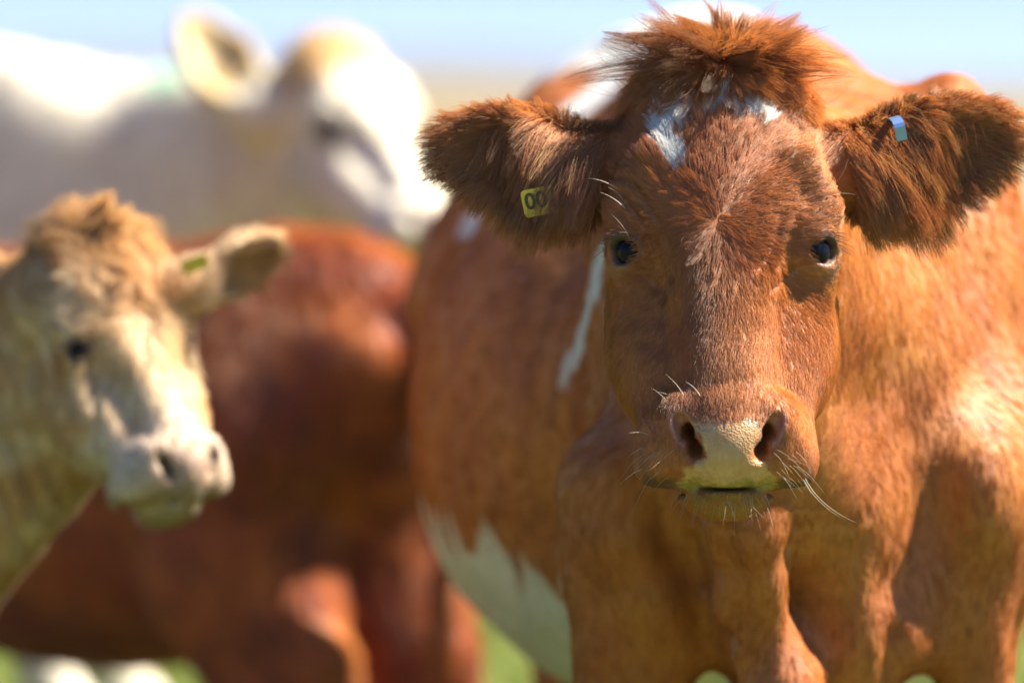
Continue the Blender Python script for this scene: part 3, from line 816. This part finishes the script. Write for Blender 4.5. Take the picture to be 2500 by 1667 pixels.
# white cow
WE = at(905, 322, 4.15)
WF = Frame(WE, head_R(math.radians(38), math.radians(44), math.radians(0)), 1.0)
WB = Frame((-.70, 4.55, 0), rotz(math.radians(76)), 1.03)
wcow = empty('cow', 'creamy white cow with a tan poll standing furthest back', 'cow', (-.70, 4.55, 0), 'grown cattle in the herd')
w_ears = [px_ear(at(635, 262, 4.2), at(445, 35, 4.25), (.35, -.75, .1), (-.072, -.045, -.105)),
          px_ear(WF.fwd((.09, -.07, -.10)), WF.fwd((.19, -.20, -.03)), WF.dirf((1, .3, 0)), (.072, -.045, -.105))]
Sw, vw, qw, nw_, eyw = build_cow(wcow, WF, WB, w_ears, 0, .0095, None, [(-3.2, 3.5, -.02), (.15, 5.6, 1.45)], wide=1.05)
def white_color(P, hair=False):
    L = WF.inv(P); n = noise3(P, 4, 91); wh = np.array([.74, .68, .54]); tan = np.array([.62, .40, .17])
    c = mix(np.tile(wh, (len(P), 1)), np.array([.72, .60, .38]), np.clip(n*.5, 0, .4))
    head = np.linalg.norm(L, axis=1) < .33
    c = np.where(head[:, None], mix(c, tan, np.maximum(sstep(-.05, -.12, L[:, 2]+.02*n)*sstep(-.05, .0, L[:, 1]), .2*sstep(.05, .12, np.abs(L[:, 0]))*sstep(-.02, .1, L[:, 2]))), c)
    for E, _ in w_ears:
        q = E.inv(P); m = (q[:, 0] > .04) & (q[:, 0] < .22) & (np.abs(q[:, 1]) < .075) & (np.abs(q[:, 2]) < .035)
        c = np.where(m[:, None], np.array([.62, .46, .22]), c)
    p = scr(P); g = np.exp(-((p[:, 0]-400)/45)**2-((p[:, 1]-195)/28)**2)*(P[:, 1] < 4.7)
    c = mix(c, np.array([.25, .55, .38]), np.clip(g*1.1, 0, .8))            # paint mark on the shoulder
    if hair: c = c*rng.uniform(.85, 1.1, len(P))[:, None]
    return c
nrw = vnormals(vw, qw); cw = white_color(vw)*.95
cw, ww = muzzle_col(WF, vw, cw, (.5, .36, .28), (.5, .4, .2)); cw = hoofed(eye_rim(WF, vw, cw, eyw, (.07, .045, .04), 1.9), vw)
mesh_obj('body', vw, qw, M_skin, wcow, cw, ww*.6); herd_eyes(wcow, WF, eyw)
herd_fur(wcow, vw, qw, nrw, 30000, WF, WB, white_color, .018, .02, .0008)

# dark red young cow, rump to the camera
RB = Frame((-1.02, 3.52, 0), rotz(math.radians(223)), .755)
rcow = empty('cow', 'dark red young cow turned away between the calf and the star-faced cow', 'cow', (-1.02, 3.52, 0), 'young cattle in the herd')
RFr = Frame(RB.fwd((0, -.55, .92)), rotz(math.radians(223)) @ head_R(0, math.radians(40)), .80)
r_ears = [(Frame(RFr.fwd((q*.10, -.06, -.12)), np.stack([RFr.dirf(unit((q*1, -.2, -.1))), RFr.dirf((0, 0, -1)), RFr.dirf(unit((q*.2, 1, 0)))], 1), .75), (q*.07, -.045, -.105)) for q in (-1, 1)]
RE = np.array(RFr.o)
def red_extra(S):
    for q in (-1, 1):
        S.cone(RB, (q*.16, 1.42, .62), (q*.15, 1.55, .36), .18, .11, .05); S.cone(RB, (q*.15, 1.56, .40), (q*.15, 1.56, .14), .10, .06, .04)
Sr, vr, qr, nr_, eyr = build_cow(rcow, RFr, RB, r_ears, 0, .0095, None, [(-2.2, 1.9, -.02), (.55, 4.75, 1.25)], red_extra, belly=.06)
def dred_color(P, hair=False):
    n = noise3(P, 4, 95); n2 = noise3(P, 11, 96)
    c = mix(np.tile([.28, .055, .012], (len(P), 1)), np.array([.50, .16, .025]), np.clip(.35+.7*n, 0, 1))
    c = mix(c, np.array([.09, .018, .008]), np.clip(n2*.7, 0, .6))
    if hair: c = c*rng.uniform(.75, 1.25, len(P))[:, None]
    return c
nrr = vnormals(vr, qr); cr = hoofed(dred_color(vr)*.9, vr)
mesh_obj('body', vr, qr, M_skin, rcow, cr, np.zeros(len(vr))); herd_eyes(rcow, RFr, eyr)
herd_fur(rcow, vr, qr, nrr, 60000, None, RB, dred_color, .02, .036, .0005, M_hair)

# ------------------------------------------------------------------ land
def grid(fx, fy, fz):
    X, Y = np.meshgrid(fx, fy, indexing='ij'); v = np.stack([X, Y, fz(X, Y)], -1).reshape(-1, 3)
    a, b = len(fx), len(fy); i = np.arange((a-1)*(b-1)); r, c = i//(b-1), i % (b-1)
    return v, np.stack([r*b+c, (r+1)*b+c, (r+1)*b+c+1, r*b+c+1], 1)
def ground_mat(name, a, b_, c, sc1, sc2):
    m, nt, b = new_mat(name)
    tc = N(nt, 'ShaderNodeTexCoord'); n1 = N(nt, 'ShaderNodeTexNoise'); n2 = N(nt, 'ShaderNodeTexNoise')
    n1.inputs['Scale'].default_value = sc1; n2.inputs['Scale'].default_value = sc2; n1.inputs['Detail'].default_value = 6; n2.inputs['Detail'].default_value = 4
    for n_ in (n1, n2): nt.links.new(tc.outputs['Object'], n_.inputs['Vector'])
    r1 = N(nt, 'ShaderNodeValToRGB'); r1.color_ramp.elements[0].color = (*a, 1); r1.color_ramp.elements[1].color = (*b_, 1)
    r1.color_ramp.elements[0].position = .35; r1.color_ramp.elements[1].position = .65
    nt.links.new(n1.outputs['Fac'], r1.inputs[0])
    mx = N(nt, 'ShaderNodeMix', data_type='RGBA'); rr = N(nt, 'ShaderNodeMapRange'); rr.inputs[1].default_value = .45; rr.inputs[2].default_value = .7; rr.inputs[4].default_value = .6
    nt.links.new(n2.outputs['Fac'], rr.inputs[0]); nt.links.new(rr.outputs[0], mx.inputs[0]); nt.links.new(r1.outputs[0], mx.inputs[6]); mx.inputs[7].default_value = (*c, 1)
    nt.links.new(mx.outputs[2], b.inputs['Base Color']); b.inputs['Roughness'].default_value = .95; b.inputs['Specular IOR Level'].default_value = .1
    return m
M_gr = ground_mat('pasture', (.08, .105, .018), (.115, .14, .03), (.16, .155, .05), .9, 14)
g = mesh_obj('ground', *grid(np.concatenate([[-4000., -300, -40, -12], np.linspace(-8, 6, 57), [10, 40, 300, 4000]]), np.concatenate([[-60., -20, -6, -2], np.linspace(0, 8, 41), [10, 20, 60, 300, 1200, 6000]]), gz), M_gr)
g['kind'] = 'structure'; g['label'] = 'green pasture the herd stands on'
xs = np.linspace(-500, 500, 60); ys = np.concatenate([np.linspace(35, 200, 8), np.linspace(220, 900, 30)])
hm = mesh_obj('hillside', *grid(xs, ys, lambda x, y: .02 - 3*sstep(650, 900, y) + 1.45*np.exp(-((y-480)/150)**2)*np.clip(1-.022*x, 0, 1.25)), ground_mat('dry_grass', (.17, .125, .065), (.21, .16, .085), (.14, .12, .055), .05, .4))
hm['kind'] = 'structure'; hm['label'] = 'dry tan hillside on the horizon'
xs = np.linspace(-3500, 3500, 160); ys = np.linspace(4200, 5800, 24)
def hz(x, y): return -5 + sstep(380, -150, x)*(32 + 10*np.sin(x*.0016+2.2) + 6*np.sin(x*.006) + 3*np.sin(x*.017+1))*np.exp(-((y-5000)/420)**2)
hl = mesh_obj('hills', *grid(xs, ys, hz), ground_mat('heather', (.035, .04, .03), (.05, .05, .04), (.045, .035, .045), .002, .01))
hl['kind'] = 'structure'; hl['label'] = 'low blue hills far off'

# grass blades in the near pasture
nb = 26000
bx = rng.uniform(-2.6, 2.2, nb); by = rng.uniform(-.6, 9.5, nb); bh = rng.uniform(.02, .075, nb); ba = rng.uniform(0, 6.28, nb); bw = rng.uniform(.002, .004, nb)
bz = gz(bx, by); ln = rng.normal(size=(nb, 2))*.35*bh[:, None]
b0 = np.stack([bx-np.cos(ba)*bw, by-np.sin(ba)*bw, bz], 1); b1 = np.stack([bx+np.cos(ba)*bw, by+np.sin(ba)*bw, bz], 1)
b2 = np.stack([bx+ln[:, 0]*.4+np.cos(ba)*bw*.7, by+ln[:, 1]*.4+np.sin(ba)*bw*.7, bz+bh*.6], 1); b3 = np.stack([bx+ln[:, 0], by+ln[:, 1], bz+bh], 1)
gv = np.stack([b0, b1, b2, b3], 1).reshape(-1, 3); gf = np.arange(nb)[:, None]*4 + np.array([[0, 1, 2, 3]])
gb = mesh_obj('grass', gv, gf, ground_mat('grass_blade', (.10, .15, .02), (.16, .20, .04), (.24, .22, .08), 3, 30), smooth_=False)
gb['kind'] = 'stuff'; gb['label'] = 'short grass blades in the pasture'

# ------------------------------------------------------------------ whiskers, lashes, tags
def nearest(v, px, py, ymax=.3):
    """surface point of the cow seen at a photo pixel"""
    p = scr(v); d = np.hypot(p[:, 0]-px, p[:, 1]-py); c = np.where((d < 14) & (v[:, 1] < ymax))[0]
    if len(c) == 0: return v[np.argmin(d)]
    return v[c[np.argmin(v[c, 1])]]
def hairs(name, roots, dirs, L, bend, r, col, parent, K=8, tip=.15):
    n = len(roots); t = np.linspace(0, 1, K)[None, :, None]
    roots, dirs, bend = np.asarray(roots, float), unit(np.asarray(dirs, float)), np.asarray(bend, float)
    X = roots[:, None] + np.asarray(L, float).reshape(-1, 1, 1)*(dirs[:, None]*t + bend[:, None]*t**2)
    return curves_obj(name, X.astype(f32), radii(n, K, r, tip), np.broadcast_to(col, (n, 3))*rng.uniform(.8, 1.1, (n, 1)), M_whisk, parent)
M_whisk = fur_mat('whisker', .4, .15)
vf = vm[:nhm]
R_, D_, L_, B_ = [], [], [], []
for i in range(70):
    a = rng.uniform(-1, 1); chin = rng.uniform() < .55
    if chin: px, py = 1768+a*115, 1200+rng.uniform(0, 45)*(1-.5*a*a)
    else:
        sd = 1 if rng.uniform() < .5 else -1; px, py = 1768+sd*rng.uniform(125, 205), rng.uniform(1090, 1180)
    o = nearest(vf, px, py)
    if o[1] > .05: continue
    s_ = np.sign(px-1768)
    R_.append(o); D_.append((.55*(px-1768)/100 + rng.normal()*.2, -.7+rng.normal()*.25, -.55+rng.normal()*.25)); L_.append(rng.uniform(.010, .034)); B_.append((rng.normal()*.15, .1, -.35+rng.normal()*.15))
hairs('whiskers', R_, D_, L_, B_, .00017, (.50, .40, .26), cow)
spec = [((1975, 1172), (66, 140), .4), ((1970, 1176), (60, 118), .3), ((1560, 1090), (-45, 12), .3), ((1570, 1060), (-40, -22), .4), ((1556, 1150), (-62, 24), .2), ((1650, 965), (-42, -30), .2),
        ((1625, 980), (-36, -52), .2), ((1700, 960), (-22, -45), .3), ((1830, 962), (10, -42), .2), ((1662, 955), (-32, -60), .2),
        ((1520, 505), (-46, -60), .3), ((1500, 470), (-62, -52), .3), ((1512, 480), (-20, -42), .4), ((1530, 590), (-32, -70), .2), ((2045, 470), (55, -18), -.3), ((2050, 455), (48, -48), .3)]
R_, D_, L_, B_ = [], [], [], []
for (px, py), (dx, dy), bd in spec:
    o = nearest(vf, px, py); l = math.hypot(dx, dy)
    R_.append(o); D_.append((dx/l, -.45, -dy/l)); L_.append(l/2630*1.05); B_.append((bd*dy/l, .15, bd*dx/l))
hairs('feeler_hairs', R_, D_, L_, B_, .00028, (.72, .62, .46), cow, 10)
for q, c, ax, r in eyes_main:
    R_, D_, B_ = [], [], []
    for i in range(46):
        a = rng.uniform(-.9, 1.0)
        up = unit(np.array([0, .25, -1.0]) - ax*(np.array([0, .25, -1.0]) @ ax)); sd = np.cross(up, ax)*q
        if sd[0]*q < 0: sd = -sd
        o = c + (ax*.72 + up*.78*math.cos(a*1.1) + sd*math.sin(a*1.1)*.95)*(r+.0015)
        R_.append(HF.fwd(o)); d = ax*.75 + up*(.25 - .55*max(a, 0)) + sd*(.5*a+.35) + rng.normal(size=3)*.1
        D_.append(HF.dirf(d)); B_.append(HF.dirf(-up*.35+ax*.1))
    hairs('eyelashes', R_, D_, rng.uniform(.012, .022, len(R_)), B_, .00022, (.10, .05, .04), cow, 6)

def rounded_plate(w, h, t, r, n=5):
    pts = []
    for cx, cy, a0 in ((w/2-r, h/2-r, 0), (-w/2+r, h/2-r, 90), (-w/2+r, -h/2+r, 180), (w/2-r, -h/2+r, 270)):
        for i in range(n+1):
            a = math.radians(a0+90*i/n); pts.append((cx+r*math.cos(a), cy+r*math.sin(a)))
    m = len(pts); v = [(x, y, t/2) for x, y in pts] + [(x, y, -t/2) for x, y in pts]
    f = [tuple(range(m)), tuple(range(2*m-1, m-1, -1))] + [(i, m+i, m+(i+1) % m, (i+1) % m) for i in range(m)]
    return np.array(v), f
M_yel = plain_mat('yellow_plastic', (.82, .55, .02), .4); M_ink = plain_mat('tag_print', (.07, .06, .02), .6)
M_skytint = plain_mat('sky_tinted_metal', (.22, .36, .62), .32, .7)  # brushed metal, the sky's reflection painted into its base colour as blue
def tag_frame(o, right, normal):
    x = unit(right).astype(float); z = np.asarray(normal, float); z = unit(z-x*(z @ x)).astype(float); return Frame(o, np.stack([x, np.cross(z, x), z], 1))
Tf = tag_frame(at(1342, 487, .0522), (1, 0, .20), (.1, -1, .1))
v, f = rounded_plate(.052, .026, .0016, .004)
tg = mesh_obj('ear_tag', Tf.fwd(v), f, M_yel, cow, smooth_=False)
ft = bpy.data.curves.new('number', 'FONT'); ft.body = '00'; ft.size = .021; ft.align_x = 'CENTER'; ft.align_y = 'CENTER'; ft.extrude = .0002; ft.offset = .0006
to = bpy.data.objects.new('text', ft); sc.collection.objects.link(to)
nme = bpy.data.meshes.new_from_object(to.evaluated_get(bpy.context.evaluated_depsgraph_get())); bpy.data.objects.remove(to)
nme.materials.clear(); nme.materials.append(M_ink); no = link(bpy.data.objects.new('number', nme), tg)
mw = Matrix(np.block([[Tf.R, (Tf.fwd((-.013, .001, .0012))-np.array(cow.location))[:, None]], [np.zeros((1, 3)), np.ones((1, 1))]]).tolist())
no.matrix_local = mw
# metal clip folded over the upper edge of the other ear
EK = main_ears[1][0]
def clip(o, R, w, prof, t):
    """strip of width w bent along the 2-D profile (in y, z of R)"""
    prof = np.array(prof, float); d = np.gradient(prof, axis=0); nn = unit(np.stack([-d[:, 1], d[:, 0]], 1))
    v, f = [], []
    for sx in (-w/2, w/2):
        for off in (0, t):
            for p_, n_ in zip(prof, nn): v.append((sx, p_[0]+n_[0]*off, p_[1]+n_[1]*off))
    m = len(prof)
    for i in range(m-1):
        f += [(i, i+1, m+i+1, m+i), (2*m+i+1, 2*m+i, 3*m+i, 3*m+i+1), (i+1, i, 2*m+i, 2*m+i+1), (m+i, m+i+1, 3*m+i+1, 3*m+i)]
    f += [(0, m, 3*m, 2*m), (2*m-1, m-1, 3*m-1, 4*m-1)]
    return Frame(o, R).fwd(np.array(v)), f
cR = np.stack([EK.R[:, 0], EK.R[:, 1], EK.R[:, 2]], 1)
prof = [(-.011, .011)] + [(.002+.007*math.sin(a), .011*math.cos(a)) for a in np.linspace(0, math.pi, 9)] + [(-.011, -.011)]
v, f = clip(at(2188, 312, .075), cR, .0105, prof, .0016)
mesh_obj('ear_clip', v, f, M_skytint, cow, smooth_=False)
Tf = tag_frame(at(476, 645, .885), (1, 0, .35), (.3, -1, .2))
v, f = rounded_plate(.030, .016, .002, .004)
mesh_obj('ear_tag', Tf.fwd(v), f, M_yel, calf, smooth_=False)

# ------------------------------------------------------------------ air
hv = np.array([(x, y, z) for x in (-4200, 4200) for y in (-70, 6200) for z in (-8., 60)])
hzb = mesh_obj('haze', hv, [(0, 1, 3, 2), (4, 6, 7, 5), (0, 4, 5, 1), (2, 3, 7, 6), (0, 2, 6, 4), (1, 5, 7, 3)], bpy.data.materials.new('air'), smooth_=False)
hm_ = hzb.data.materials[0]; hm_.use_nodes = True; nt = hm_.node_tree; nt.nodes.remove(nt.nodes['Principled BSDF'])
pv = N(nt, 'ShaderNodeVolumePrincipled'); pv.inputs['Color'].default_value = (.62, .77, 1, 1); pv.inputs['Density'].default_value = .00015
nt.links.new(pv.outputs[0], nt.nodes['Material Output'].inputs['Volume'])
hzb['kind'] = 'stuff'; hzb['label'] = 'thin blue air over the far hills'
